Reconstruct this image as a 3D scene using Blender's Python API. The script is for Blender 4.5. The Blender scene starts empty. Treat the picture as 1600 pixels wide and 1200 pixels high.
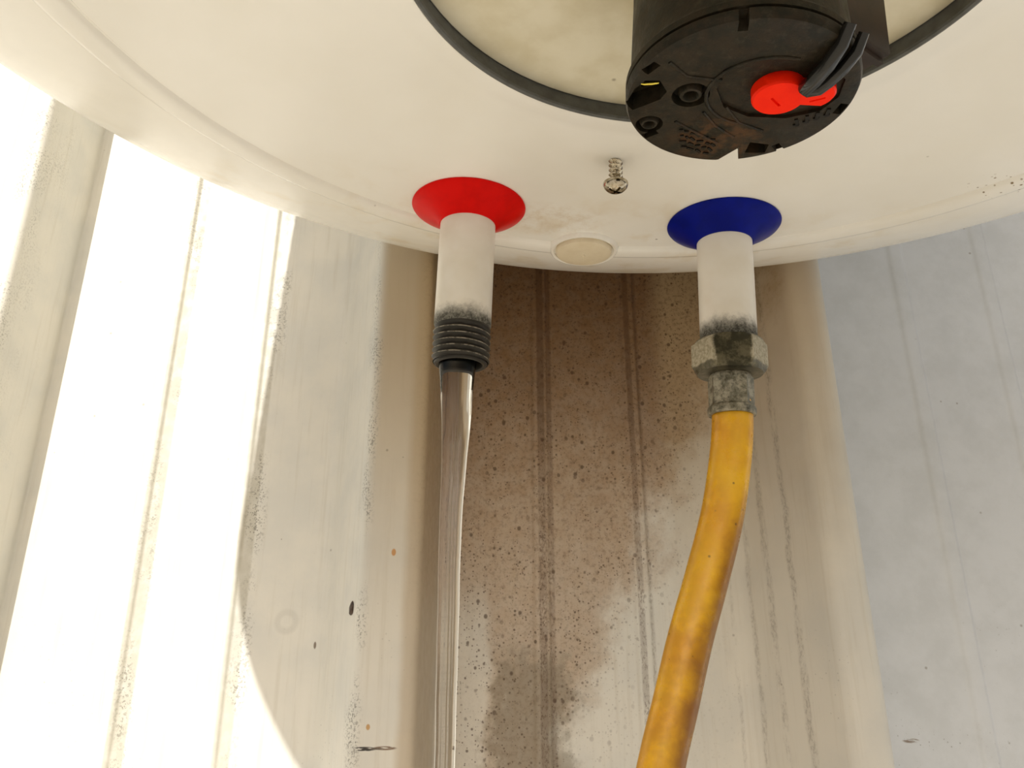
import bpy, bmesh, math, random
from mathutils import Vector, Matrix

S = bpy.context.scene
COL = S.collection
PI = math.pi
R = math.radians
MM = 0.001
CAMZ = 1.5                      # lens height above the yard floor (m)

# ------------------------------------------------------------------ camera, sky, sun, exposure
cam = bpy.data.cameras.new('camera')
cam_o = bpy.data.objects.new('camera', cam)
COL.objects.link(cam_o)
cam.sensor_width = 36.0
cam.lens = 1233.15 / 1600 * 36.0
cam.clip_start = 0.01
cam_o.location = (0, 0, CAMZ)
cam_o.rotation_euler = (R(90 + 20.3), 0, 0)
S.camera = cam_o

SUN_AZ, SUN_EL = 12.0, 31.5     # sun stands behind the camera, a little to the left
sd = Vector((math.sin(R(SUN_AZ)) * math.cos(R(SUN_EL)), math.cos(R(SUN_AZ)) * math.cos(R(SUN_EL)), -math.sin(R(SUN_EL))))
sun = bpy.data.lights.new('sun', 'SUN')
sun.energy = 6.0
sun.color = (1.0, 0.97, 0.91)
sun.angle = R(0.53)
sun_o = bpy.data.objects.new('sun', sun)
sun_o.rotation_euler = sd.to_track_quat('-Z', 'Y').to_euler()
sun_o.location = (-1, -4, 5)
COL.objects.link(sun_o)

w = bpy.data.worlds.new('sky')
S.world = w
w.use_nodes = True
wn = w.node_tree
wn.nodes.clear()
wo = wn.nodes.new('ShaderNodeOutputWorld')
bg = wn.nodes.new('ShaderNodeBackground')
sky = wn.nodes.new('ShaderNodeTexSky')
sky.sky_type = 'NISHITA'
sky.sun_disc = False
sky.sun_elevation = R(SUN_EL)
sky.sun_rotation = R(180 + SUN_AZ)
sky.dust_density = 4.0
hs = wn.nodes.new('ShaderNodeHueSaturation')
hs.inputs['Saturation'].default_value = 0.75
wn.links.new(sky.outputs[0], hs.inputs['Color'])
wn.links.new(hs.outputs[0], bg.inputs[0])
wn.links.new(bg.outputs[0], wo.inputs[0])
bg.inputs[1].default_value = 0.15

S.view_settings.view_transform = 'Standard'
S.view_settings.look = 'None'
S.view_settings.gamma = 1.0
S.view_settings.use_curve_mapping = False
S.view_settings.exposure = -0.78
S.cycles.max_bounces = 16
S.cycles.diffuse_bounces = 6
S.cycles.transmission_bounces = 12


# ------------------------------------------------------------------ node helpers
def lin(r, g, b):
    f = lambda c: (c / 255 / 12.92) if c / 255 <= 0.04045 else ((c / 255 + 0.055) / 1.055) ** 2.4
    return (f(r), f(g), f(b), 1.0)


class N:
    """tiny wrapper for building shader maths"""
    def __init__(s, name):
        s.m = bpy.data.materials.new(name)
        s.m.use_nodes = True
        s.t = s.m.node_tree
        s.t.nodes.clear()
        s.out = s.t.nodes.new('ShaderNodeOutputMaterial')
        s.b = s.t.nodes.new('ShaderNodeBsdfPrincipled')
        s.t.links.new(s.b.outputs[0], s.out.inputs[0])
        tc = s.t.nodes.new('ShaderNodeTexCoord')
        mp = s.t.nodes.new('ShaderNodeVectorMath')
        mp.operation = 'SCALE'
        mp.inputs['Scale'].default_value = 1000.0       # object space in millimetres
        s.t.links.new(tc.outputs['Object'], mp.inputs[0])
        s.P = mp.outputs[0]
        sx = s.t.nodes.new('ShaderNodeSeparateXYZ')
        s.t.links.new(s.P, sx.inputs[0])
        s.x, s.y, s.z = sx.outputs

    def put(s, sock, v):
        if hasattr(v, 'is_linked') or isinstance(v, bpy.types.NodeSocket):
            s.t.links.new(v, sock)
        else:
            sock.default_value = v

    def op(s, o, a, b=None, c=None):
        n = s.t.nodes.new('ShaderNodeMath')
        n.operation = o
        s.put(n.inputs[0], a)
        if b is not None: s.put(n.inputs[1], b)
        if c is not None: s.put(n.inputs[2], c)
        return n.outputs[0]

    def add(s, a, b): return s.op('ADD', a, b)
    def sub(s, a, b): return s.op('SUBTRACT', a, b)
    def mul(s, *a):
        r = a[0]
        for k in a[1:]: r = s.op('MULTIPLY', r, k)
        return r
    def mx(s, *a):
        r = a[0]
        for k in a[1:]: r = s.op('MAXIMUM', r, k)
        return r

    def sm(s, v, a, b, lo=0.0, hi=1.0):
        n = s.t.nodes.new('ShaderNodeMapRange')
        n.interpolation_type = 'SMOOTHSTEP'
        s.put(n.inputs['Value'], v)
        s.put(n.inputs['From Min'], a); s.put(n.inputs['From Max'], b)
        n.inputs['To Min'].default_value = lo; n.inputs['To Max'].default_value = hi
        return n.outputs[0]

    def band(s, v, c, hw, soft):
        """1 inside |v-c|<hw, fading over soft"""
        d = s.op('ABSOLUTE', s.sub(v, c))
        return s.sm(d, hw, hw + soft, 1.0, 0.0)

    def spot(s, cx, cz, rx, rz):
        dx = s.mul(s.sub(s.x, cx), 1.0 / rx); dz = s.mul(s.sub(s.z, cz), 1.0 / rz)
        return s.sm(s.add(s.mul(dx, dx), s.mul(dz, dz)), 0.35, 1.0, 1.0, 0.0)

    def noise(s, scale, detail=4.0, rough=0.55, stretch=(1, 1, 1), off=(0, 0, 0), dist=0.0):
        m = s.t.nodes.new('ShaderNodeMapping')
        m.inputs['Scale'].default_value = stretch
        m.inputs['Location'].default_value = off
        s.t.links.new(s.P, m.inputs[0])
        n = s.t.nodes.new('ShaderNodeTexNoise')
        n.inputs['Scale'].default_value = scale
        n.inputs['Detail'].default_value = detail
        n.inputs['Roughness'].default_value = rough
        n.inputs['Distortion'].default_value = dist
        s.t.links.new(m.outputs[0], n.inputs['Vector'])
        return n.outputs['Fac']

    def dots(s, scale, lo, hi, keep, stretch=(1, 1, 1), off=(0, 0, 0)):
        """scattered round specks; keep = share of cells that hold one"""
        m = s.t.nodes.new('ShaderNodeMapping')
        m.inputs['Scale'].default_value = stretch
        m.inputs['Location'].default_value = off
        s.t.links.new(s.P, m.inputs[0])
        v = s.t.nodes.new('ShaderNodeTexVoronoi')
        v.inputs['Scale'].default_value = scale
        s.t.links.new(m.outputs[0], v.inputs['Vector'])
        sp = s.t.nodes.new('ShaderNodeSeparateColor')
        s.t.links.new(v.outputs['Color'], sp.inputs[0])
        size = s.sm(sp.outputs[0], 1.0 - keep, 1.0, 0.0, 1.0)
        lim = s.mul(size, hi)
        return s.mul(s.sm(v.outputs['Distance'], s.mul(lim, lo), s.add(lim, 0.001), 1.0, 0.0), s.op('GREATER_THAN', size, 0.02))

    def mix(s, f, a, b, mode='MIX'):
        n = s.t.nodes.new('ShaderNodeMix')
        n.data_type = 'RGBA'
        n.blend_type = mode
        s.put(n.inputs[0], f); s.put(n.inputs[6], a); s.put(n.inputs[7], b)
        return n.outputs[2]

    def bump(s, h, strength=0.3, dist=0.0005):
        n = s.t.nodes.new('ShaderNodeBump')
        n.inputs['Strength'].default_value = strength
        n.inputs['Distance'].default_value = dist
        s.t.links.new(h, n.inputs['Height'])
        s.t.links.new(n.outputs[0], s.b.inputs['Normal'])

    def set(s, **k):
        for a, v in k.items():
            s.put(s.b.inputs[a.replace('_', ' ')], v)
        return s.m


# ------------------------------------------------------------------ mesh helpers (millimetres in, metres out)
def obj(name, verts, faces, mat, parent=None, smooth=35, kind=None):
    me = bpy.data.meshes.new(name)
    me.from_pydata([Vector(v) * MM for v in verts], [], faces)
    bm = bmesh.new(); bm.from_mesh(me)
    bmesh.ops.remove_doubles(bm, verts=bm.verts, dist=1e-6)
    bmesh.ops.recalc_face_normals(bm, faces=bm.faces)
    bm.to_mesh(me); bm.free()
    if smooth:
        for p in me.polygons: p.use_smooth = True
        me.set_sharp_from_angle(angle=R(smooth))
    me.materials.append(mat)
    o = bpy.data.objects.new(name, me)
    COL.objects.link(o)
    if parent: o.parent = parent
    if kind: o['kind'] = kind
    return o


class MB:
    def __init__(s): s.v = []; s.f = []
    def addm(s, v, f):
        b = len(s.v); s.v += [tuple(x) for x in v]; s.f += [tuple(i + b for i in q) for q in f]
    def lathe(s, prof, seg=64, c=(0, 0), closed=False):
        v = []; f = []; n = len(prof)
        for r, z in prof:
            for k in range(seg):
                a = 2 * PI * k / seg
                v.append((c[0] + r * math.cos(a), c[1] + r * math.sin(a), z))
        for i in range(n if closed else n - 1):
            j = (i + 1) % n
            for k in range(seg):
                l = (k + 1) % seg
                f.append((i * seg + k, i * seg + l, j * seg + l, j * seg + k))
        s.addm(v, f)
    def prism(s, pts, z0, z1, c=(0, 0), rot=0, bev=0.0):
        ca, sa = math.cos(rot), math.sin(rot)
        P = [(c[0] + x * ca - y * sa, c[1] + x * sa + y * ca) for x, y in pts]
        m = len(P); cx = sum(p[0] for p in P) / m; cy = sum(p[1] for p in P) / m
        def ring(k, z): return [(cx + (x - cx) * k, cy + (y - cy) * k, z) for x, y in P]
        if bev:
            rad = max(math.hypot(x - cx, y - cy) for x, y in P); k = 1 - bev / rad
            up = 1 if z1 > z0 else -1
            rings = [ring(k, z0), ring(1, z0 + up * bev), ring(1, z1 - up * bev), ring(k, z1)]
        else:
            rings = [ring(1, z0), ring(1, z1)]
        v = [p for r_ in rings for p in r_]; f = []
        for i in range(len(rings) - 1):
            for k in range(m):
                l = (k + 1) % m
                f.append((i * m + k, i * m + l, (i + 1) * m + l, (i + 1) * m + k))
        f.append(tuple(range(m))[::-1]); f.append(tuple((len(rings) - 1) * m + k for k in range(m)))
        s.addm(v, f)
    def box(s, x0, x1, y0, y1, z0, z1, **k):
        s.prism([(x0, y0), (x1, y0), (x1, y1), (x0, y1)], z0, z1, **k)
    def tube(s, pts, rad, seg=20, caps=True, shape=None):
        """swept tube; rad is a number or list; shape(k,angle)->factor"""
        n = len(pts); P = [Vector(p) for p in pts]
        t0 = (P[1] - P[0]).normalized()
        u = t0.cross(Vector((0, 1, 0)))
        if u.length < 1e-3: u = t0.cross(Vector((1, 0, 0)))
        u.normalize(); v = []; f = []
        for i in range(n):
            t = (P[min(i + 1, n - 1)] - P[max(i - 1, 0)]).normalized()
            u = (u - t * u.dot(t)).normalized(); w_ = t.cross(u)
            r = rad[i] if isinstance(rad, (list, tuple)) else rad
            for k in range(seg):
                a = 2 * PI * k / seg
                q = r * (shape(i, a) if shape else 1)
                v.append(P[i] + u * (q * math.cos(a)) + w_ * (q * math.sin(a)))
        for i in range(n - 1):
            for k in range(seg):
                l = (k + 1) % seg
                f.append((i * seg + k, i * seg + l, (i + 1) * seg + l, (i + 1) * seg + k))
        if caps:
            f.append(tuple(range(seg))[::-1]); f.append(tuple((n - 1) * seg + k for k in range(seg)))
        s.addm(v, f)
    def screw(s, c, r, amp, pitch, z0, z1, seg=40, per=6):
        """helical thread as a rippled sleeve"""
        rows = max(4, int(abs(z1 - z0) / pitch * per)); v = []; f = []
        for i in range(rows + 1):
            z = z0 + (z1 - z0) * i / rows
            fade = min(1, i / per * 1.5, (rows - i) / per * 2.5)
            for k in range(seg):
                a = 2 * PI * k / seg
                ph = ((z / pitch) + k / seg) % 1.0
                q = r + amp * fade * (1 - abs(2 * ph - 1) * 2)
                v.append((c[0] + q * math.cos(a), c[1] + q * math.sin(a), z))
        for i in range(rows):
            for k in range(seg):
                l = (k + 1) % seg
                f.append((i * seg + k, i * seg + l, (i + 1) * seg + l, (i + 1) * seg + k))
        s.addm(v, f)
    def build(s, name, mat, parent=None, smooth=35, kind=None): return obj(name, s.v, s.f, mat, parent, smooth, kind)


def tag(o, label, cat=None, group=None):
    o['label'] = label
    if cat: o['category'] = cat
    if group: o['group'] = group


def circ(r, n, a0=0.0, c=(0, 0)):
    return [(c[0] + r * math.cos(a0 + 2 * PI * k / n), c[1] + r * math.sin(a0 + 2 * PI * k / n)) for k in range(n)]


# ------------------------------------------------------------------ materials
def mat_wall():
    n = N('painted_sheet_metal')
    x, z = n.x, n.z
    big = n.noise(0.03, 5)
    med = n.noise(0.16, 5, off=(7, 3, 1))
    fine = n.noise(0.9, 4, 0.6)
    streak = n.noise(0.35, 4, 0.6, stretch=(1, 1, 0.05), off=(3, 0, 9))
    base = n.mix(n.sm(big, 0.35, 0.7), lin(232, 229, 219), lin(221, 220, 213))
    base = n.mix(n.mul(n.sm(streak, 0.5, 0.75), n.sm(x, 150, 175, 0.25, 0.06)), base, lin(196, 188, 170))
    # right-hand pan: bluer skylight tinted into the paint colour, plus cloudy marks
    cool = n.mix(n.sm(n.noise(0.05, 6, 0.65, off=(2, 9, 4)), 0.35, 0.7), lin(221, 224, 227), lin(212, 215, 217))
    base = n.mix(n.sm(x, 157, 163), base, cool)
    # slope shade of the left pan's stiffeners, painted as grey bands
    stiff_shade = n.mx(n.band(x, -185.5, 3.6, 1.4), n.mul(n.band(x, -135.5, 3.2, 1.4), 0.8))
    base = n.mix(n.mul(stiff_shade, n.sm(med, 0.3, 0.6, 0.45, 0.75)), base, lin(186, 181, 164))
    # brown rust-water stain in the middle pan, running off to the lower right edge
    wob = n.mul(n.sub(n.noise(0.045, 6, 0.6, off=(5, 5, 5)), 0.5), 60)
    xr = n.add(n.mul(n.add(z, 20), 0.47), 30)
    xr = n.op('MINIMUM', xr, 126)
    right = n.sm(n.add(n.sub(x, xr), wob), -14, 14, 1.0, 0.0)
    left = n.sm(x, -50, -26)
    stain = n.mul(right, left)
    # a pale gap beside the water, low down
    gap = n.mul(n.sm(n.add(x, n.mul(wob, 0.25)), -14, -8, 1.0, 0.0), n.sm(z, 20, 50, 1.0, 0.0))
    stain = n.mul(stain, n.sub(1.0, n.mul(gap, 0.7)))
    depth = n.sm(z, -30, 240, 0.55, 1.0)
    stain = n.mul(stain, depth, n.sm(med, 0.2, 0.75, 0.88, 1.1))
    base = n.mix(stain, base, lin(168, 134, 96))
    # the upper part is browner still
    base = n.mix(n.mul(n.sm(n.add(z, n.mul(wob, 0.8)), 60, 200), right, left, 0.62), base, lin(96, 66, 38))
    # beige strip between stream and rib, and over the right rib
    base = n.mix(n.mul(n.band(n.add(x, n.mul(wob, 0.05)), -42, 3, 5), 0.5), base, lin(176, 150, 110))
    base = n.mix(n.mul(n.sm(x, -70, -62), n.sm(x, -40, -36, 1.0, 0.0), n.sm(z, -20, 190, 0.1, 0.8)), base, lin(186, 164, 128))
    rr = n.mul(n.band(x, 118, 30, 14), n.sm(n.add(z, wob), 0, 220, 0.12, 0.8))
    base = n.mix(rr, base, lin(182, 158, 122))
    # grey-green wet blot at the bottom of the pan
    bw = n.add(n.mul(n.sub(med, 0.5), 26), n.mul(wob, 0.3))
    blot = n.mul(n.band(n.add(x, bw), 10, 14, 9), n.sm(n.add(z, bw), 2, 16, 1.0, 0.0))
    base = n.mix(n.mul(blot, 0.52), base, lin(112, 102, 80))
    # specks in the stain
    inpan = n.mul(n.sm(x, -36, -28), n.sm(x, 96, 120, 1.0, 0.0))
    sp = n.mx(n.dots(0.24, 0.5, 0.32, 0.8, stretch=(1, 1, 0.85)), n.dots(0.4, 0.4, 0.36, 0.7, off=(11, 0, 4)), n.dots(0.42, 0.4, 0.3, 0.6, off=(31, 0, 14)), n.dots(0.8, 0.4, 0.40, 0.7, off=(2, 0, 8)))
    spm = n.mul(sp, inpan, n.sm(n.add(n.sub(x, xr), wob), -20, 30, 1.0, 0.12), n.sm(n.noise(0.06, 3, off=(9, 1, 1)), 0.3, 0.52))
    base = n.mix(n.mul(spm, 0.75), base, lin(74, 50, 28))
    mot = n.mul(n.sm(n.noise(0.45, 6, 0.72, off=(1, 6, 2)), 0.47, 0.64), stain, 0.5)
    base = n.mix(mot, base, lin(92, 70, 46))
    # dirt lines along stiffeners and bends
    brk = n.sm(n.noise(0.14, 5, 0.7, stretch=(1, 1, 0.3), off=(1, 2, 3)), 0.36, 0.55)
    brk2 = n.sm(n.noise(0.9, 3, 0.7, stretch=(1, 1, 0.5), off=(4, 2, 3)), 0.45, 0.6)
    def line(cx, hw, soft, amt, col, m=None, wig=0.02):
        nonlocal base
        f = n.mul(n.band(n.add(x, n.mul(wob, wig)), cx, hw, soft), amt)
        if m is not None: f = n.mul(f, m)
        base = n.mix(f, base, col)
    for cx, hw, a in ((15.5, 1.3, 0.7), (20.0, 0.7, 0.6), (64.0, 0.9, 0.65), (69.0, 0.4, 0.4)):
        line(cx, hw, 1.2, a, lin(84, 56, 32), n.mx(n.mul(brk, 0.5), n.mul(brk2, 0.9), n.sm(z, 30, 150, 0.0, 0.8)))
    for cx, a in ((118, 0.3), (124, 0.34), (131, 0.4), (109, 0.22)):
        line(cx, 0.3, 1.1, a, lin(92, 76, 52), n.mul(brk, n.sm(brk2, 0, 1, 0.35, 1.0)), 0.05)
    # grime specks in the bends of the pale pans
    gr = n.dots(0.9, 0.4, 0.42, 0.6, off=(6, 0, 1))
    grn = n.mul(n.mx(gr, n.mul(n.sm(fine, 0.52, 0.6), 0.6)), n.sm(n.noise(0.07, 4, stretch=(1, 1, 0.4), off=(8, 8, 2)), 0.42, 0.62))
    for cx in (-187.0, -183, -134.0, -130, -66.5, -68.5, -258, -262):
        line(cx, 1.2, 3.4, 0.65, lin(84, 78, 62), grn, 0.06)
    low = n.mul(n.dots(0.7, 0.4, 0.36, 0.35, off=(3, 0, 7)), n.sm(n.noise(0.02, 3, off=(1, 0, 6)), 0.5, 0.65), n.sm(z, -70, 60, 1.0, 0.1))
    base = n.mix(n.mul(low, 0.6), base, lin(110, 108, 96))
    far = n.mul(n.dots(0.12, 0.3, 0.12, 0.3, off=(8, 0, 2)), 0.5)
    base = n.mix(far, base, lin(110, 98, 78))
    # single marks: dark paint strokes, orange flecks, spider smear
    nb = n.sm(n.noise(0.5, 4, stretch=(0.4, 1, 2.5)), 0.36, 0.5)
    for cx, cz, rx, rz, col in ((-61.0, -28.3, 5.6, 1.0, (52, 48, 42)), (-52.6, -28.0, 5.6, 0.9, (128, 104, 82)), (-56, -28.2, 4, 0.45, (100, 88, 74)),
                                (170, -28, 5.5, 1.3, (116, 98, 84)), (187, -28.5, 4.5, 1.2, (140, 126, 112))):
        base = n.mix(n.mul(n.spot(cx, cz, rx, rz), nb), base, lin(*col))
    for cx, cz, rx, rz, col in ((-53, 52, 1.2, 1.9, (196, 132, 40)), (-60, -20, 1.0, 1.4, (190, 140, 60)), (163, 41, 1.6, 1.0, (196, 150, 60)),
                                (147, 226, 3.0, 4.0, (70, 52, 30)), (-56, 231, 3.6, 9, (120, 98, 62)), (-49, 232, 2.2, 12, (96, 74, 44)), (-52, 216, 5, 2.4, (128, 98, 60)),
                                (165, -14, 1.2, 1.6, (60, 54, 46)), (-96, 14, 0.8, 2, (110, 90, 70))):
        base = n.mix(n.mul(n.spot(cx, cz, rx, rz), 0.85), base, lin(*col))
    ring = n.op('ABSOLUTE', n.sub(n.op('SQRT', n.add(n.op('POWER', n.add(x, 111), 2.0), n.op('POWER', n.sub(z, 25), 2.0))), 4.5))
    base = n.mix(n.sm(ring, 0.5, 2.5, 0.12, 0.0), base, lin(120, 116, 104))
    n.bump(n.add(n.mul(big, 0.6), n.mul(fine, 0.06)), 0.25, 0.002)
    return n.set(Base_Color=base, Roughness=n.sm(med, 0.3, 0.7, 0.38, 0.55))


def mat_enamel():
    n = N('white_enamel')
    soft = n.noise(0.012, 4, off=(3, 1, 2))
    med = n.noise(0.05, 5)
    c = n.mix(n.sm(soft, 0.35, 0.7), lin(242, 240, 234), lin(236, 233, 224))
    yb = n.mul(n.sm(med, 0.48, 0.72), n.sm(n.y, -40, 20), 0.35)
    c = n.mix(yb, c, lin(206, 180, 126))
    sp = n.mul(n.dots(0.07, 0.3, 0.06, 0.35), 0.7)
    c = n.mix(sp, c, lin(96, 80, 56))
    # rusty spatter near the right edge and smears between the pipes
    dx = n.mul(n.sub(n.x, 137), 1 / 16.0); dy = n.mul(n.sub(n.y, -42), 1 / 9.0)
    patch = n.sm(n.add(n.mul(dx, dx), n.mul(dy, dy)), 0.2, 1.0, 1.0, 0.0)
    c = n.mix(n.mul(patch, n.dots(0.6, 0.4, 0.4, 0.7)), c, lin(120, 98, 60))
    dx = n.mul(n.sub(n.x, -18), 1 / 30.0); dy = n.mul(n.sub(n.y, 6), 1 / 16.0)
    patch = n.sm(n.add(n.mul(dx, dx), n.mul(dy, dy)), 0.0, 1.0, 1.0, 0.0)
    c = n.mix(n.mul(patch, n.sm(n.noise(0.16, 6, 0.7), 0.4, 0.7), 0.34), c, lin(190, 160, 110))
    n.bump(n.noise(0.02, 3), 0.12, 0.006)
    return n.set(Base_Color=c, Roughness=0.22, Specular_IOR_Level=0.45)


def mat_plate():
    n = N('stained_white_plate')
    c = n.mix(n.sm(n.noise(0.05, 5), 0.35, 0.7), lin(226, 219, 196), lin(208, 198, 168))
    c = n.mix(n.mul(n.dots(0.12, 0.3, 0.16, 0.5), 0.8), c, lin(110, 98, 70))
    return n.set(Base_Color=c, Roughness=0.45)


def plain(name, col, rough=0.5, metal=0.0, var=None, scale=0.15, bumpy=0.0, spec=0.5, lo=0.4, hi=0.68):
    n = N(name)
    nz = n.noise(scale, 5, 0.6)
    c = n.mix(n.sm(nz, lo, hi), col, var if var else col)
    if bumpy: n.bump(n.noise(scale * 4, 4, 0.6), bumpy, 0.0006)
    return n.set(Base_Color=c, Roughness=rough, Metallic=metal, Specular_IOR_Level=spec)


def mat_pipe(zs):
    """white plastic coat that ends in grey soot; zs = height where the soot starts"""
    n = N('white_pipe_coat')
    e = n.add(n.z, n.mul(n.sub(n.noise(0.35, 5, 0.7), 0.5), 7))
    f = n.sm(e, zs - 5.0, zs + 2.0, 1.0, 0.0)
    c = n.mix(n.sm(n.noise(0.06, 3), 0.3, 0.7), lin(240, 236, 228), lin(232, 226, 214))
    g = n.mix(n.sm(n.noise(1.2, 5, 0.7), 0.4, 0.62), lin(60, 58, 52), lin(118, 116, 106))
    return n.set(Base_Color=n.mix(f, c, g), Roughness=n.sm(f, 0, 1, 0.35, 0.7), Subsurface_Weight=0.0)


def mat_hose():
    n = N('amber_rubber_hose')
    a = n.noise(0.05, 5, 0.6, off=(2, 2, 6)); b = n.noise(0.14, 5, 0.6, off=(1, 8, 0))
    c = n.mix(n.sm(a, 0.3, 0.66), lin(244, 190, 30), lin(232, 168, 26))
    # brown patches, and a browner tone along the right flank of the hose
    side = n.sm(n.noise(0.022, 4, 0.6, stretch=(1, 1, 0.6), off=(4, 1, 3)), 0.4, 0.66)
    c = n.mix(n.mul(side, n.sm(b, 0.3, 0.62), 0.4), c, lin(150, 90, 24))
    att = n.t.nodes.new('ShaderNodeAttribute'); att.attribute_name = 'brown_tone'
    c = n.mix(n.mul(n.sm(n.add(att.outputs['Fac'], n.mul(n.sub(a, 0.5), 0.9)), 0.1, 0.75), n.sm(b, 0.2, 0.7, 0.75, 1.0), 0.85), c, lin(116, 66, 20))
    c = n.mix(n.mul(n.dots(0.3, 0.4, 0.22, 0.4), 0.7), c, lin(82, 48, 16))
    n.bump(n.noise(0.25, 4), 0.2, 0.0008)
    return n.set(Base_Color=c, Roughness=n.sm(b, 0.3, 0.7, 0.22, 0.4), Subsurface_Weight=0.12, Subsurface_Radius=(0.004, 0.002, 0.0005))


def mat_cap():
    n = N('black_thermostat_plastic')
    a = n.noise(0.12, 6, 0.65, off=(2, 0, 0))
    c = n.mix(n.sm(a, 0.35, 0.7), lin(30, 29, 22), lin(42, 39, 30))
    rx = n.mul(n.sub(n.x, 11), 1 / 13.0); ry = n.mul(n.sub(n.y, -106), 1 / 10.0)
    r = n.mul(n.sm(n.noise(0.25, 6, 0.7, off=(9, 4, 2)), 0.4, 0.6), n.sm(n.add(n.mul(rx, rx), n.mul(ry, ry)), 0.1, 1.2, 1.0, 0.15))
    c = n.mix(n.mul(r, 0.85), c, lin(84, 58, 36))
    c = n.mix(n.mul(n.sm(n.noise(0.5, 6, 0.75, off=(4, 1, 0)), 0.5, 0.7), 0.5), c, lin(66, 60, 48))
    n.bump(n.noise(0.8, 4), 0.25, 0.0004)
    return n.set(Base_Color=c, Roughness=n.sm(a, 0.3, 0.7, 0.35, 0.55), Specular_IOR_Level=0.16)


def mat_thread():
    n = N('sooty_steel_thread')
    rad = n.op('SQRT', n.add(n.op('POWER', n.sub(n.op('ABSOLUTE', n.x), 50.0), 2.0), n.mul(n.y, n.y)))
    crest_tone = n.mul(n.sm(rad, 10.35, 10.65), n.sm(n.noise(0.5, 4, 0.7), 0.38, 0.6))  # thread crests lighter than the grooves, in patches
    c = n.mix(crest_tone, lin(48, 45, 39), lin(168, 160, 144))
    return n.set(Base_Color=c, Roughness=0.45, Metallic=0.35)


def mat_nut():
    n = N('limescaled_hex_nut')
    a = n.noise(0.16, 6, 0.7); b = n.noise(0.9, 5, 0.7, off=(3, 3, 3))
    c = n.mix(n.sm(b, 0.4, 0.62), lin(186, 178, 156), lin(150, 142, 118))
    # viewer's shadow painted dark on the front flat, limescale on its neighbours
    front_shade = n.mul(n.sm(n.add(n.op('ABSOLUTE', n.sub(n.mul(n.x, 0.974), n.mul(n.y, 0.225))), n.mul(n.sub(a, 0.5), 4)), 5.8, 7.2, 1.0, 0.0), n.sm(n.add(n.mul(n.x, 0.225), n.mul(n.y, 0.974)), -9.5, -8, 1.0, 0.0))
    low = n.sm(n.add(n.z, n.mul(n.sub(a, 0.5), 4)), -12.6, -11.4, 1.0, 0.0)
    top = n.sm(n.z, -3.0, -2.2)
    d = n.mx(front_shade, n.mul(low, 0.8), n.mul(top, 0.7))
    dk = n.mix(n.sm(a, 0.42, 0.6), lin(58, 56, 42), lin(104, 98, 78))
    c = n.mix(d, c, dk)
    n.bump(b, 0.35, 0.0006)
    return n.set(Base_Color=c, Roughness=n.sm(d, 0, 1, 0.6, 0.32), Metallic=n.sm(d, 0, 1, 0.1, 0.7))


def mat_zinc(name='limescaled_brass_plating'):
    n = N(name)
    a = n.noise(0.22, 6, 0.7); b = n.noise(0.7, 5, 0.65, off=(3, 3, 3))
    c = n.mix(n.sm(a, 0.35, 0.62), lin(104, 100, 84), lin(170, 164, 146))
    c = n.mix(n.mul(n.sm(b, 0.48, 0.66), 0.7), c, lin(66, 66, 54))
    n.bump(b, 0.35, 0.0006)
    return n.set(Base_Color=c, Roughness=n.sm(a, 0.3, 0.7, 0.35, 0.6), Metallic=n.sm(a, 0.35, 0.65, 0.75, 0.3))


def mat_floor():
    n = N('sandy_concrete')
    c = n.mix(n.sm(n.noise(0.003, 5), 0.35, 0.7), lin(216, 207, 190), lin(203, 194, 178))
    c = n.mix(n.mul(n.sm(n.noise(0.05, 5), 0.45, 0.7), 0.4), c, lin(166, 154, 132))
    n.bump(n.noise(0.08, 5), 0.3, 0.003)
    return n.set(Base_Color=c, Roughness=0.85)


def mat_water():
    n = N('clear_water')
    return n.set(Base_Color=(1, 1, 1, 1), Roughness=0.0, IOR=1.333, Transmission_Weight=1.0)


M = dict(
    wall=mat_wall(), enamel=mat_enamel(), plate=mat_plate(), floor=mat_floor(), water=mat_water(), hose=mat_hose(), cap=mat_cap(), zinc=mat_zinc(),
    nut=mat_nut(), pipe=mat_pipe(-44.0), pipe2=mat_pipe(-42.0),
    thread=mat_thread(),
    bore=plain('dark_pipe_bore', lin(30, 29, 24), 0.35, 0.3, lin(44, 40, 32)),
    red=plain('red_plastic', lin(222, 8, 2), 0.35, 0, lin(208, 6, 2), 0.1, spec=0.08),
    blue=plain('blue_plastic', lin(2, 20, 130), 0.35, 0, lin(2, 17, 116), 0.1, spec=0.08),
    gasket=plain('grey_rubber', lin(92, 93, 90), 0.6, 0, lin(78, 78, 74), 0.2, 0.2),
    knob=plain('orange_red_knob', lin(255, 40, 8), 0.4, 0, lin(248, 34, 6), 0.2, spec=0.1),
    black=plain('glossy_black_plastic', lin(18, 18, 16), 0.12, 0, lin(30, 29, 26)),
    dark=plain('dark_recess', lin(14, 13, 11), 0.6),
    body=plain('brown_black_plastic', lin(62, 50, 42), 0.42, 0, lin(50, 42, 36), 0.08, spec=0.25),
    brass=plain('dull_brass', lin(176, 160, 84), 0.35, 0.8, lin(140, 124, 64), 0.3),
    brightbrass=plain('bright_brass', lin(230, 210, 90), 0.2, 0.9),
    chrome=plain('nickel_screw', lin(196, 188, 170), 0.16, 1.0, lin(150, 136, 112), 0.8),
    plug=plain('cream_plastic_plug', lin(228, 216, 190), 0.4, 0, lin(220, 206, 178), 0.1),
    fleck=plain('dark_brown_fleck', lin(84, 66, 54), 0.5, 0, lin(48, 38, 32), 0.8),
    bracket=plain('galvanised_bracket', lin(150, 150, 146), 0.4, 0.8, lin(120, 120, 116)),
    relief=plain('embossed_plastic', lin(24, 23, 19), 0.4, 0, lin(34, 31, 25), spec=0.2),
)

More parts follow.
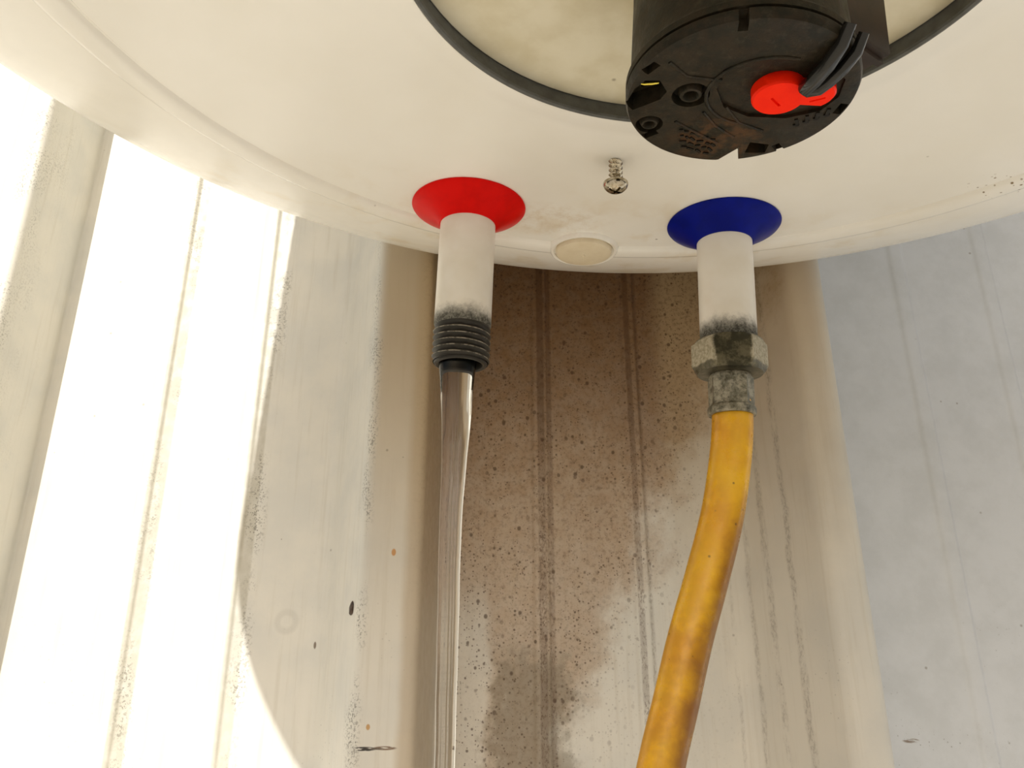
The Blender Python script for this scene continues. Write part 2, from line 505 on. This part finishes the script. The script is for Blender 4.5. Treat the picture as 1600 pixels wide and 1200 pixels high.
# ------------------------------------------------------------------ the setting: floor and ribbed sheet wall
mb = MB()
mb.v = [(-9000, -14000, 0), (9000, -14000, 0), (9000, 500, 0), (-9000, 500, 0), (-9000, -14000, -80), (9000, -14000, -80), (9000, 500, -80), (-9000, 500, -80)]
mb.f = [(0, 1, 2, 3), (7, 6, 5, 4), (0, 4, 5, 1), (1, 5, 6, 2), (2, 6, 7, 3), (3, 7, 4, 0)]
fl = mb.build('floor', M['floor'], smooth=0, kind='structure')
tag(fl, 'sandy concrete yard floor in front of the sheet wall')

WY = 405.0
PITCH = 203.0


def fillet(pts, radii):
    """round the corners of an open polyline"""
    out = [pts[0]]
    for i in range(1, len(pts) - 1):
        p = Vector(pts[i]); a = Vector(pts[i - 1]) - p; b = Vector(pts[i + 1]) - p
        r = min(radii[i], a.length * 0.48, b.length * 0.48)
        p0 = p + a.normalized() * r; p1 = p + b.normalized() * r
        for k in range(5):
            t = k / 4
            q = p0 * (1 - t) ** 2 + p * (2 * t * (1 - t)) + p1 * t ** 2
            out.append((q.x, q.y))
    out.append(pts[-1])
    return out


prof = []; rad = []
k0, k1 = -9, 10
H = 47.0
for k in range(k0, k1):
    o = -46.7 + k * PITCH + {1: 5.0, -1: -3.0}.get(k, 0.0)           # right foot of a rib
    ext = 9.5 if k == 0 else 0.0     # the rib above the stream is wider
    # rib: left foot, crest, right foot, then two low stiffeners on the pan
    for dx, h, r in ((-45.0, 0, 7), (-20.0, H, 6), (-3.2 + ext, H, 4.0), (-1.8 + ext, 22, 1.5), (ext, 0, 1.2),
                     (56.6, 0, 1.5), (58.6, 1.4, 1.5), (64.6, 1.4, 1.5), (65.8, 0, 1.0),
                     (106.6, 0, 1.5), (108.6, 1.4, 1.5), (114.6, 1.4, 1.5), (115.8, 0, 1.0)):
        prof.append((o + dx, WY - h)); rad.append(r)
prof = fillet(prof, rad)
n = len(prof); v = []; f = []
T = 0.7
zz = (-CAMZ * 1000, -800, -300, 0, 300, 700, 1400)
for z in zz:
    v += [(x, y, z) for x, y in prof]
back = len(v)
for z in zz:
    v += [(x, y + T, z) for x, y in prof]
m = len(zz)
for j in range(m - 1):
    for i in range(n - 1):
        f.append((j * n + i, j * n + i + 1, (j + 1) * n + i + 1, (j + 1) * n + i))
        f.append((back + j * n + i, back + (j + 1) * n + i, back + (j + 1) * n + i + 1, back + j * n + i + 1))
for i in range(n - 1):
    f.append((i, back + i, back + i + 1, i + 1))
    q = (m - 1) * n
    f.append((q + i, q + i + 1, back + q + i + 1, back + q + i))
for j in range(m - 1):
    f.append((j * n, (j + 1) * n, back + (j + 1) * n, back + j * n))
    f.append((j * n + n - 1, back + j * n + n - 1, back + (j + 1) * n + n - 1, (j + 1) * n + n - 1))
wall = obj('wall_back', v, f, M['wall'], None, 50, 'structure')
wall.location = (0, 0, CAMZ)
tag(wall, 'white ribbed sheet metal wall with brown stain behind the pipes')

# ------------------------------------------------------------------ water heater
RH = Matrix(((0.996160602699769, -0.08081879336297894, 0.0336507989234295),
             (0.08304747235710157, 0.9940016662667112, -0.07116041592134009),
             (-0.02769785125112456, 0.0736818166059563, 0.9968970954605679)))
TH = Vector((33.27421733225868, 264.9826938896337, 167.71877879662944))
heater = bpy.data.objects.new('water_heater', None)
COL.objects.link(heater)
heater.empty_display_size = 0.1
heater.matrix_world = Matrix.Translation(TH * MM + Vector((0, 0, CAMZ))) @ RH.to_4x4()
tag(heater, 'round white enamel water heater hung on the wall, seen from below', 'water heater')
CX, CY = 0.0, -137.07            # axis of the tank in the heater's own frame
HC = (CX, CY)

mb = MB()
shell = [(72.9, 3.0), (73.3, -1.2), (73.6, -1.5), (75.5, -1.3), (78, -0.85), (80.5, -0.4), (82.0, -0.12), (84, 0.0), (110, 0.0), (140, 0.0), (158, 0.0), (162.0, 0.0),
         (162.7, 0.6), (163.5, 0.6), (164.2, -0.3), (165.2, -0.9), (167, -1.1), (170.0, -1.15), (171.4, -0.9), (172.1, -0.1), (172.6, 0.4), (175, 0.6), (180, 1.3), (188, 3.0), (197, 5.4), (206, 8.2), (215, 11.6),
         (223, 15.4), (229, 19.2), (233, 23.0), (236, 27.6), (237.8, 33.0), (238.5, 40), (238.5, 200), (238.5, 650), (236, 672), (225, 700), (200, 722), (150, 738), (60, 744), (0.01, 745)]
mb.lathe(shell, 192, HC)
mb.build('casing', M['enamel'], heater, 40)

mb = MB()
mb.lathe([(73.6, -1.2), (73.2, -1.9), (72.6, -2.1), (72.0, -1.8), (71.8, -1.1), (72.3, -0.5), (72.8, 3.9), (74.5, 3.9), (74.5, 0.0)], 128, HC, closed=True)
ring = mb.build('gasket_ring', M['gasket'], heater, 40)
ring['label'] = 'dark grey rubber ring around the element cover'

mb = MB()
mb.lathe([(0.01, 3.3), (30, 3.3), (60, 3.5), (72.5, 3.7), (72.5, 7), (0.01, 7)], 96, HC)
mb.build('cover_plate', M['plate'], heater, 40)


def collar(x, mat, label):
    mb = MB()
    mb.lathe([(10.2, 0.3), (20.0, 0.4), (21.5, 0.1), (21.75, -0.5), (21.3, -1.1), (19.0, -2.4), (16.0, -4.2), (13.2, -6.2), (11.6, -7.6), (10.9, -8.3), (10.3, -8.2), (10.2, -4)], 72, (x, 0), closed=True)
    o = mb.build('collar', mat, heater, 40)
    o['label'] = label


collar(-50, M['red'], 'red conical collar at the hot outlet')
collar(50, M['blue'], 'dark blue conical collar at the cold inlet')


def nozzle(x, mat, z_end, label):
    mb = MB()
    mb.lathe([(10.5, 6), (10.5, -20), (10.5, -40), (10.5, -48.6), (10.1, -49.6), (7.9, -49.6), (7.9, 6)], 64, (x, 0), closed=True)
    p = mb.build('pipe', mat, heater, 40)
    p['label'] = label
    mb = MB()
    mb.screw((x, 0), 10.1, 0.55, 2.35, -49.6, z_end, 64, 10)
    mb.lathe([(9.75, z_end), (9.5, z_end - 0.7), (8.9, z_end - 0.9), (8.0, z_end - 0.6), (7.85, z_end)], 56, (x, 0))
    mb.build('pipe_thread', M['thread'], p, 30)
    mb = MB()
    mb.lathe([(7.85, z_end), (7.8, -30), (7.8, -20), (0.01, -20)], 48, (x, 0))
    mb.build('pipe_bore', M['bore'], p, 40)
    return p


nozzle(-50, M['pipe'], -63.2, 'white outlet pipe with sooty open threaded end')
nozzle(50, M['pipe2'], -59.6, 'white inlet pipe with sooty lower end')

# cream blanking plug on the rear edge
mb = MB()
pc = (-0.6, 28.8)
mb.lathe([(14.8, 0.6), (14.3, -1.0), (13.6, -1.7), (12.7, -1.5), (12.3, -0.6), (12.2, 0.6)], 56, pc)
mb.build('plug_rim', M['enamel'], heater, 40)
mb = MB()
mb.lathe([(11.9, 1.2), (11.9, -1.6), (11.4, -2.6), (10.2, -3.1), (6, -3.4), (0.9, -3.45), (0.7, -3.9), (0.01, -4.0)], 56, pc)
pl = mb.build('blanking_plug', M['plug'], heater, 40)
pl['label'] = 'round cream plastic plug at the rear edge'

# half-driven screw
sc_c = (-1.0, -38.6)
mb = MB()
mb.lathe([(1.5, 3), (1.5, -8.5)], 24, sc_c)
mb.screw(sc_c, 1.95, 0.5, 1.75, 2.5, -7.8, 36, 10)
scr = mb.build('screw', M['chrome'], heater, 40)
scr['label'] = 'half driven shiny screw with rounded cross head'
mb = MB()
mb.lathe([(1.8, -7.4), (3.4, -7.8), (4.2, -8.4), (4.25, -9.0), (3.9, -10.0), (3.1, -10.9), (1.9, -11.5), (0.01, -11.7)], 40, sc_c)
hd = mb.build('screw_head', M['chrome'], scr, 40)


def boolean(o, cutters):
    for c in cutters:
        md = o.modifiers.new('cut', 'BOOLEAN'); md.operation = 'DIFFERENCE'; md.object = c; md.solver = 'EXACT'
    dg = bpy.context.evaluated_depsgraph_get()
    me = bpy.data.meshes.new_from_object(o.evaluated_get(dg))
    o.modifiers.clear()
    o.data = me
    for c in cutters: bpy.data.objects.remove(c, do_unlink=True)
    for p in me.polygons: p.use_smooth = True
    me.set_sharp_from_angle(angle=R(35))


cuts = []
for a in (0.4, 0.4 + PI / 2):
    c = MB(); c.box(-2.6, 2.6, -0.45, 0.45, -12.5, -10.2, c=sc_c, rot=a)
    cuts.append(c.build('cutter', M['dark'], heater, 0))
boolean(hd, cuts)

# ---- thermostat: tall black cap standing off the cover plate
TC = (10.35, -121.9)
ZF = -34.6
mb = MB()
mb.lathe([(23.6, 4.5), (23.9, -8), (24.6, -24), (24.9, ZF + 6.5), (25.2, ZF + 5.6), (25.9, ZF + 5.0), (25.95, ZF + 1.2), (25.5, ZF + 0.3), (24.8, ZF), (0.01, ZF)], 96, TC)
mb.lathe([(23.6, 4.5), (0.01, 4.5)], 96, TC)
th_o = mb.build('thermostat', M['cap'], heater, 35)
th_o['label'] = 'round black plastic thermostat with red dial under the cover plate'
cuts = []


def cut(fn):
    c = MB(); fn(c); cuts.append(c.build('cutter', M['dark'], heater, 0))


cut(lambda c: c.prism([(12.4, -95.2), (16.9, -103.2), (19.0, -97.0), (18.5, -92.0), (13.0, -92.0)], ZF - 2, ZF + 9))            # V notch at the rear rim
cut(lambda c: c.prism([(-2.4, -2.0), (2.6, -2.2), (3.3, 1.4), (-1.6, 2.6)], ZF - 2, ZF + 9, c=(21.0, -103.6), rot=0.1))          # dark pocket next to it
cut(lambda c: c.prism([(-15.0, -116.5), (-14.4, -122.5), (-12.6, -125.8), (-9.4, -126.2), (-6.9, -122.6), (-7.6, -119.8), (-10, -117.6), (-13.0, -115.0)], ZF - 2, ZF + 4.6))
cut(lambda c: c.prism([(-11.6, -117.5), (-11.8, -122.5), (-11.2, -125.2), (-9.4, -125.6), (-7.2, -122.6), (-7.8, -120.0), (-9.6, -118.2)], ZF + 3, ZF + 28))   # slot by the left rim
cut(lambda c: c.prism(circ(4.3, 28), ZF - 2, ZF + 2.6, c=(-1.2, -122.0)))
cut(lambda c: c.prism(circ(3.3, 28), ZF - 2, ZF + 2.6, c=(-7.8, -110.0)))
cut(lambda c: c.prism([(-14.6, -8), (-10, -10.6), (0, -11.4), (8, -9.6), (12.6, -5), (13.4, 1), (11, 6.4), (4, 9.4), (-5, 9.0), (-11.6, 5.4), (-14.6, -1)], ZF - 2, ZF + 0.9, c=(18.5, -125.4), rot=-0.1))   # sunk dial field
for px, py, a in ((-12.4, -130.0, 0.55), (2.6, -145.2, -0.25), (34.4, -121.5, 0.05), (26.6, -104.3, -0.75), (-6.6, -106.0, 0.8)):
    cut(lambda c, px=px, py=py, a=a: c.box(-1.0, 1.0, -1.9, 1.9, ZF - 2, ZF + 3.0, c=(px, py), rot=a))
cut(lambda c: c.lathe([(25.2, ZF + 3.4), (27, ZF + 3.4), (27, ZF + 2.7), (25.2, ZF + 2.7)], 96, TC, closed=True))           # seam under the face disc
boolean(th_o, cuts)
th_o.data.materials.clear(); th_o.data.materials.append(M['cap'])

for c, ro, ri in (((-1.2, -122.0), 2.9, 1.5), ((-7.8, -110.0), 2.4, 1.2)):
    mb = MB()
    mb.lathe([(ro, ZF + 2.7), (ro, ZF + 0.9), (ro - 0.5, ZF - 0.1), (ri + 0.3, ZF - 0.2), (ri, ZF + 0.3), (ri, ZF + 2.6), (0.01, ZF + 2.65)], 32, c)
    mb.build('screw_boss', M['cap'], th_o, 40)
mb = MB()
mb.tube([(-13.2, -123.0, ZF + 1.5), (-12.2, -123.5, ZF + 0.9), (-10.6, -124.0, ZF + 0.8), (-9.2, -124.0, ZF + 1.2)], 0.35, 10)
o = mb.build('brass_terminal', M['brightbrass'], th_o, 50)
o['label'] = 'small bright brass strip inside the rim slot'

# red dial: big round part joined to a smaller tab
mb = MB()
pts = []
K1, K2 = (17.6, -126.0), (25.4, -128.0)
for k in range(25):
    a = R(28) + R(304) * k / 24
    pts.append((K1[0] + 5.9 * math.cos(a - 0.25), K1[1] + 5.9 * math.sin(a - 0.25)))
for k in range(9):
    a = R(-62) + R(124) * k / 8
    pts.append((K2[0] + 4.3 * math.cos(a - 0.25), K2[1] + 4.3 * math.sin(a - 0.25)))
mb.prism(pts, ZF + 1.2, ZF - 2.2, bev=0.5)
kb = mb.build('dial_knob', M['knob'], th_o, 35)
kb['label'] = 'bright orange red temperature dial'
cuts = []
c = MB(); c.box(-1.9, 1.9, -0.32, 0.32, ZF - 3, ZF - 1.4, c=(17.4, -124.9), rot=0.72); cuts.append(c.build('cutter', M['dark'], heater, 0))
c = MB(); c.box(-1.7, 1.7, -0.28, 0.28, ZF - 3, ZF - 1.5, c=(26.2, -126.9), rot=-0.55); cuts.append(c.build('cutter', M['dark'], heater, 0))
boolean(kb, cuts)
kb.data.materials.clear(); kb.data.materials.append(M['knob'])

# glossy black wire clip that hooks over the dial
mb = MB()
mb.tube([(24.5, -146.0, ZF + 2), (24.0, -143.0, ZF - 0.8), (23.2, -138.6, ZF - 2.2), (22.0, -134.4, ZF - 3.0), (21.2, -131.4, ZF - 3.2), (21.0, -130.6, ZF - 2.4)], [1.3, 1.5, 1.7, 1.8, 1.7, 1.0], 18)
mb.tube([(28.6, -143.6, ZF + 2), (28.0, -141.2, ZF - 0.8), (26.8, -137.6, ZF - 2.2), (25.4, -134.2, ZF - 2.9), (24.2, -131.8, ZF - 3.2), (22.2, -130.8, ZF - 3.0), (20.8, -131.4, ZF - 3.0)], [1.1, 1.3, 1.4, 1.4, 1.4, 1.5, 1.2], 16)
o = mb.build('cable_clip', M['black'], th_o, 50)
o['label'] = 'glossy black clip reaching over the red dial'

# raised ring edge of the dial field and illegible raised markings
mb = MB()
tick = [(26.6 + 1.8 * k, -115.4 - 1.55 * k) for k in range(4)]
for k, (px, py) in enumerate(tick):
    mb.box(-0.4, 0.4, -1.4, 1.4, ZF + 0.1, ZF - 0.35, c=(px, py), rot=-0.5 + 0.1 * k)
    mb.box(-0.9, 0.5, -0.35, 0.35, ZF + 0.1, ZF - 0.35, c=(px + 0.4, py + 0.9), rot=-0.5)
mb.build('raised_marking', M['relief'], th_o, 0)
random.seed(4)
mb = MB()
for row in range(4):
    xx = 0.0
    while xx < 11 - row * 1.2:
        l = random.uniform(0.7, 1.9)
        cx_, cy_ = 0.4 + row * 0.9 + xx * 0.94, -106.2 + row * 2.3 - 0.0 + xx * 0.30 - 2.6
        mb.box(-l / 2, l / 2, -0.3, 0.3, ZF + 0.1, ZF - 0.3, c=(cx_, cy_), rot=random.uniform(-0.4, 0.9))
        xx += l + 0.6
mb.build('raised_marking', M['relief'], th_o, 0)
mb = MB()
mb.tube([(15.5 + 13.6 * math.cos(a), -125.0 + 12.0 * math.sin(a), ZF - 0.05) for a in [R(100 + 12 * k) for k in range(16)]], 0.45, 8)
mb.build('dial_ridge', M['cap'], th_o, 60)
mb = MB()
for pts in ([(3.5, -116.5), (8, -111.5), (14, -107.5)], [(-2, -112), (4, -108.5), (11, -104.5)], [(-9, -132.5), (-4, -128.5), (4, -128)], [(8, -119), (13, -113.6), (20, -111.0)]):
    mb.tube([(x, y, ZF) for x, y in pts], 0.4, 8)
mb.build('face_ridge', M['cap'], th_o, 60)

# terminal housing joined to the cap at the back right
mb = MB()
u = Vector((0.87, 0.5)); vv = Vector((-0.5, 0.87)); Pc = Vector((45.7, -125.2))
q = [Pc, Pc - u * 42, Pc - u * 42 + vv * 22, Pc + vv * 22]
mb.prism([tuple(a) for a in q], -22.0, 4.6, bev=0.8)
hb = mb.build('terminal_housing', M['body'], heater, 30)
hb['label'] = 'brown black box shaped housing behind the thermostat cap'
mb = MB()
q2 = [Pc - u * 0.6 + vv * 1.6, Pc - u * 42 + vv * 1.6, Pc - u * 42 + vv * 3.0, Pc - u * 0.6 + vv * 3.0]
mb.prism([tuple(a) for a in q2], -22.0, -23.4, bev=0.2)
mb.build('housing_rib', M['body'], hb, 30)

# brass element head half hidden by the cap
mb = MB()
mb.prism(circ(16.5, 6, 0.3), 4.6, -5.0, c=(3.5, -114.5), bev=1.0)
mb.lathe([(13.5, -5.0), (13.5, -9.0), (12.5, -10.0), (0.01, -10.0)], 40, (3.5, -114.5))
o = mb.build('brass_element_head', M['brass'], heater, 35)
o['label'] = 'dull brass heating element head beside the thermostat'

# wall bracket (above the frame): carries the tank on the ribs
for sx in (-104, 92):
    mb = MB()
    a = [(CY + 205, 330), (CY + 246, 330), (CY + 246, 290), (CY + 252, 290), (CY + 252, 420), (CY + 246, 420), (CY + 246, 338), (CY + 205, 338)]
    mb.addm([(sx - 22, y, z) for y, z in a] + [(sx + 22, y, z) for y, z in a], [tuple(range(8)), tuple(range(8, 16))[::-1]] + [(k, (k + 1) % 8, 8 + (k + 1) % 8, 8 + k) for k in range(8)])
    mb.build('mounting_bracket', M['bracket'], heater, 30)

# ------------------------------------------------------------------ flexible hose with its nut and ferrule
hose = bpy.data.objects.new('connection_hose', None)
COL.objects.link(hose)
hose.matrix_world = heater.matrix_world @ Matrix.Translation((0.05, 0, -0.047))
tag(hose, 'amber yellow rubber hose screwed with a hex nut to the right pipe', 'hose')


def off(v): return (v[0], v[1], v[2])


# nut, in hose frame: z = heater z + 47
mb = MB()
hexr = 13.9
A0 = R(-133)
hexp = circ(hexr, 6, A0)
rings = []
def hring(k, z, rmax):
    out = []
    for i in range(48):
        a = A0 + 2 * PI * i / 48
        d = (a - A0) % (PI / 3) - PI / 6
        rr = min(hexr * math.cos(PI / 6) / math.cos(d) * k, rmax)
        out.append((rr * math.cos(a), rr * math.sin(a), z))
    return out
for k, z, rm in ((1, -1.9, 11.2), (1, -2.1, 12.3), (1, -3.3, 14), (1, -11.6, 14), (1, -13.4, 12.9), (1, -14.6, 11.9), (1, -14.9, 9.0), (1, -14.9, 6.6), (1, -14.2, 6.6), (1, -14.2, 10.9), (1, -1.9, 10.9)):
    rings.append(hring(k, z, rm))
v = [p for r_ in rings for p in r_]; f = []
for i in range(len(rings) - 1):
    for k in range(48):
        l = (k + 1) % 48
        f.append((i * 48 + k, i * 48 + l, (i + 1) * 48 + l, (i + 1) * 48 + k))
for k in range(48):
    l = (k + 1) % 48; q0 = (len(rings) - 1) * 48
    f.append((q0 + k, q0 + l, l, k))
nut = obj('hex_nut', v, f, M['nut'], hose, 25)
nut['label'] = 'limescaled metal hex nut'
mb = MB()
fr = []
def fring(r, z, fac):
    out = []
    for i in range(48):
        a = 2 * PI * i / 48
        d = ((a + R(22.5)) % (PI / 4)) - PI / 8
        rr = r * (1 + fac * (math.cos(PI / 8) / math.cos(d) - 1))
        rr *= 1 - 0.05 * fac * (0.5 + 0.5 * math.cos(8 * a))
        out.append((rr * math.cos(a), rr * math.sin(a), z))
    return out
for r, z, fac in ((6.5, -14.6, 0), (7.4, -15.0, 0), (7.7, -15.6, 0), (8.2, -16.4, 0.5), (8.3, -18, 1), (8.2, -25.6, 1), (8.1, -26.8, 0.4), (8.5, -27.4, 0), (8.75, -28.2, 0), (8.75, -29.7, 0), (8.4, -30.4, 0), (7.4, -30.4, 0)):
    fr.append(fring(r, z, fac))
v = [p for r_ in fr for p in r_]; f = []
for i in range(len(fr) - 1):
    for k in range(48):
        l = (k + 1) % 48
        f.append((i * 48 + k, i * 48 + l, (i + 1) * 48 + l, (i + 1) * 48 + k))
fe = obj('crimp_ferrule', v, f, M['zinc'], hose, 25)
fe['label'] = 'dull crimped metal ferrule above the amber tube'

# hose path: world points below the camera level, turned into the hose frame
inv = hose.matrix_world.inverted()
wp = [(80.9, 275.0, 96.0), (80.9, 274.9, 91.6), (79.1, 274.9, 77.1), (73.9, 274.8, 54.0), (66.5, 274.8, 31.9), (59.0, 274.8, 11.2), (52.8, 274.8, -8.5), (46.8, 274.8, -27.2),
      (38, 275, -60), (18, 277, -160), (0, 280, -320), (-6, 284, -600), (-4, 288, -1000), (2, 280, -1300), (10, 240, -1440), (30, 130, -1488), (70, -60, -1491.5), (140, -380, -1491.5)]
# Catmull-Rom
def crom(P, per=10):
    P = [Vector(p) for p in P]; out = []
    for i in range(len(P) - 1):
        a = P[max(i - 1, 0)]; b = P[i]; c = P[i + 1]; d = P[min(i + 2, len(P) - 1)]
        for k in range(per):
            t = k / per
            out.append(0.5 * ((2 * b) + (c - a) * t + (2 * a - 5 * b + 4 * c - d) * t * t + (3 * b - a - 3 * c + d) * t ** 3))
    out.append(P[-1])
    return out
path = crom(wp, 10)
random.seed(2)
loc = [inv @ (p * MM + Vector((0, 0, CAMZ))) / MM for p in path]
mb = MB()
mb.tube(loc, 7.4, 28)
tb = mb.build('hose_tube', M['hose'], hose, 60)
at = tb.data.attributes.new('brown_tone', 'FLOAT', 'POINT')
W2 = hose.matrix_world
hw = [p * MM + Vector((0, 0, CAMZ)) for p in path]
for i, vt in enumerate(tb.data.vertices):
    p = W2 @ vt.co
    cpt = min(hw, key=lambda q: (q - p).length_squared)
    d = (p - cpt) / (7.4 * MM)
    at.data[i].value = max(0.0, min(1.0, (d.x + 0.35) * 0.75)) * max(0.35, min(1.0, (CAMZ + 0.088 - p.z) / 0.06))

# ------------------------------------------------------------------ running water from the open pipe
noz = heater.matrix_world @ Vector((-0.05, 0, -0.0632))
random.seed(7)
pts = []; rads = []; prs = []
Zt = (noz.z - CAMZ) * 1000
prof_w = [(117.0, -19.2, 7.3), (112, -19.4, 7.2), (107.5, -19.6, 6.9), (104, -19.7, 6.6), (98, -19.7, 6.0), (86, -19.7, 5.2), (70, -20.1, 4.25), (52, -20.6, 3.75), (32, -20.7, 3.5), (10.8, -20.6, 3.35), (-26, -20.4, 3.1),
          (-70, -20.6, 3.0), (-150, -20.6, 2.9), (-300, -20.4, 2.8), (-700, -20.4, 2.7), (-1200, -20.4, 2.8), (-1480, -20.4, 3.2), (-1500, -20.4, 5.0)]
cp = crom([(x, r, z) for z, x, r in prof_w], 14)
for i, c in enumerate(cp):
    z = c.z
    wob = 0.12 * math.sin(z * 0.11) + 0.07 * math.sin(z * 0.31 + 1)
    yb = noz.y * 1000 + (z - Zt) * 0.002
    pts.append((c.x + wob * 0.5, yb, z)); rads.append(c.y)
def wshape(i, a):
    z = pts[i][2]
    k = max(0.0, min(1.0, (106 - z) / 30))
    ca, sa = abs(math.cos(a)), abs(math.sin(a))
    flat = (ca ** 3.6 + (sa / 0.62) ** 3.6) ** (-1 / 3.6)       # the jet settles into a flattened ribbon
    rip = 1 + 0.02 * math.sin(9 * a + z * 0.01) + 0.008 * math.sin(16 * a - z * 0.015 + 2) + 0.02 * math.sin(3 * a + z * 0.03)
    return (1 - k) + k * flat * rip
mb = MB()
mb.tube(pts, rads, 96, True, wshape)
ws = mb.build('water_stream', M['water'], None, 80)
ws.location = (0, 0, CAMZ)
tag(ws, 'clear stream of water falling from the open left pipe', 'water')

# ------------------------------------------------------------------ dark fleck stuck on the sheet
tn = Vector((-47.0, -25.0, 0)).normalized()      # outward normal of the rib's left flank
tu = Vector((25.0, -47.0, 0)).normalized()
tw = (Vector((0, 0, 1)) + tu * 0.18).normalized()
pc = Vector((-71.7, 367.4, 28.6))
mb = MB()
sp = []
for k in range(15):
    t = -1 + 2 * k / 14
    sp.append((t, math.sqrt(max(0.0, 1 - t * t)) * (1.0 - 0.35 * t)))
v = []; f = []
for t, r_ in sp:
    for k in range(14):
        a = 2 * PI * k / 14
        bumpy = 1 + 0.12 * math.sin(3 * a + 4 * t)
        v.append(pc + tw * (3.2 * t) + tu * (2.1 * max(r_, 0.02) * math.cos(a) * bumpy) + tn * (0.9 * max(r_, 0.02) * math.sin(a) * bumpy + 0.35))
for i in range(14):
    for k in range(14):
        l = (k + 1) % 14
        f.append((i * 14 + k, i * 14 + l, (i + 1) * 14 + l, (i + 1) * 14 + k))
fk = obj('debris_fleck', v, f, M['fleck'], None, 60)
fk.location = (0, 0, CAMZ)
tag(fk, 'small dark brown fleck stuck on the sheet wall left of the water', 'debris')
bpy.context.view_layer.update()
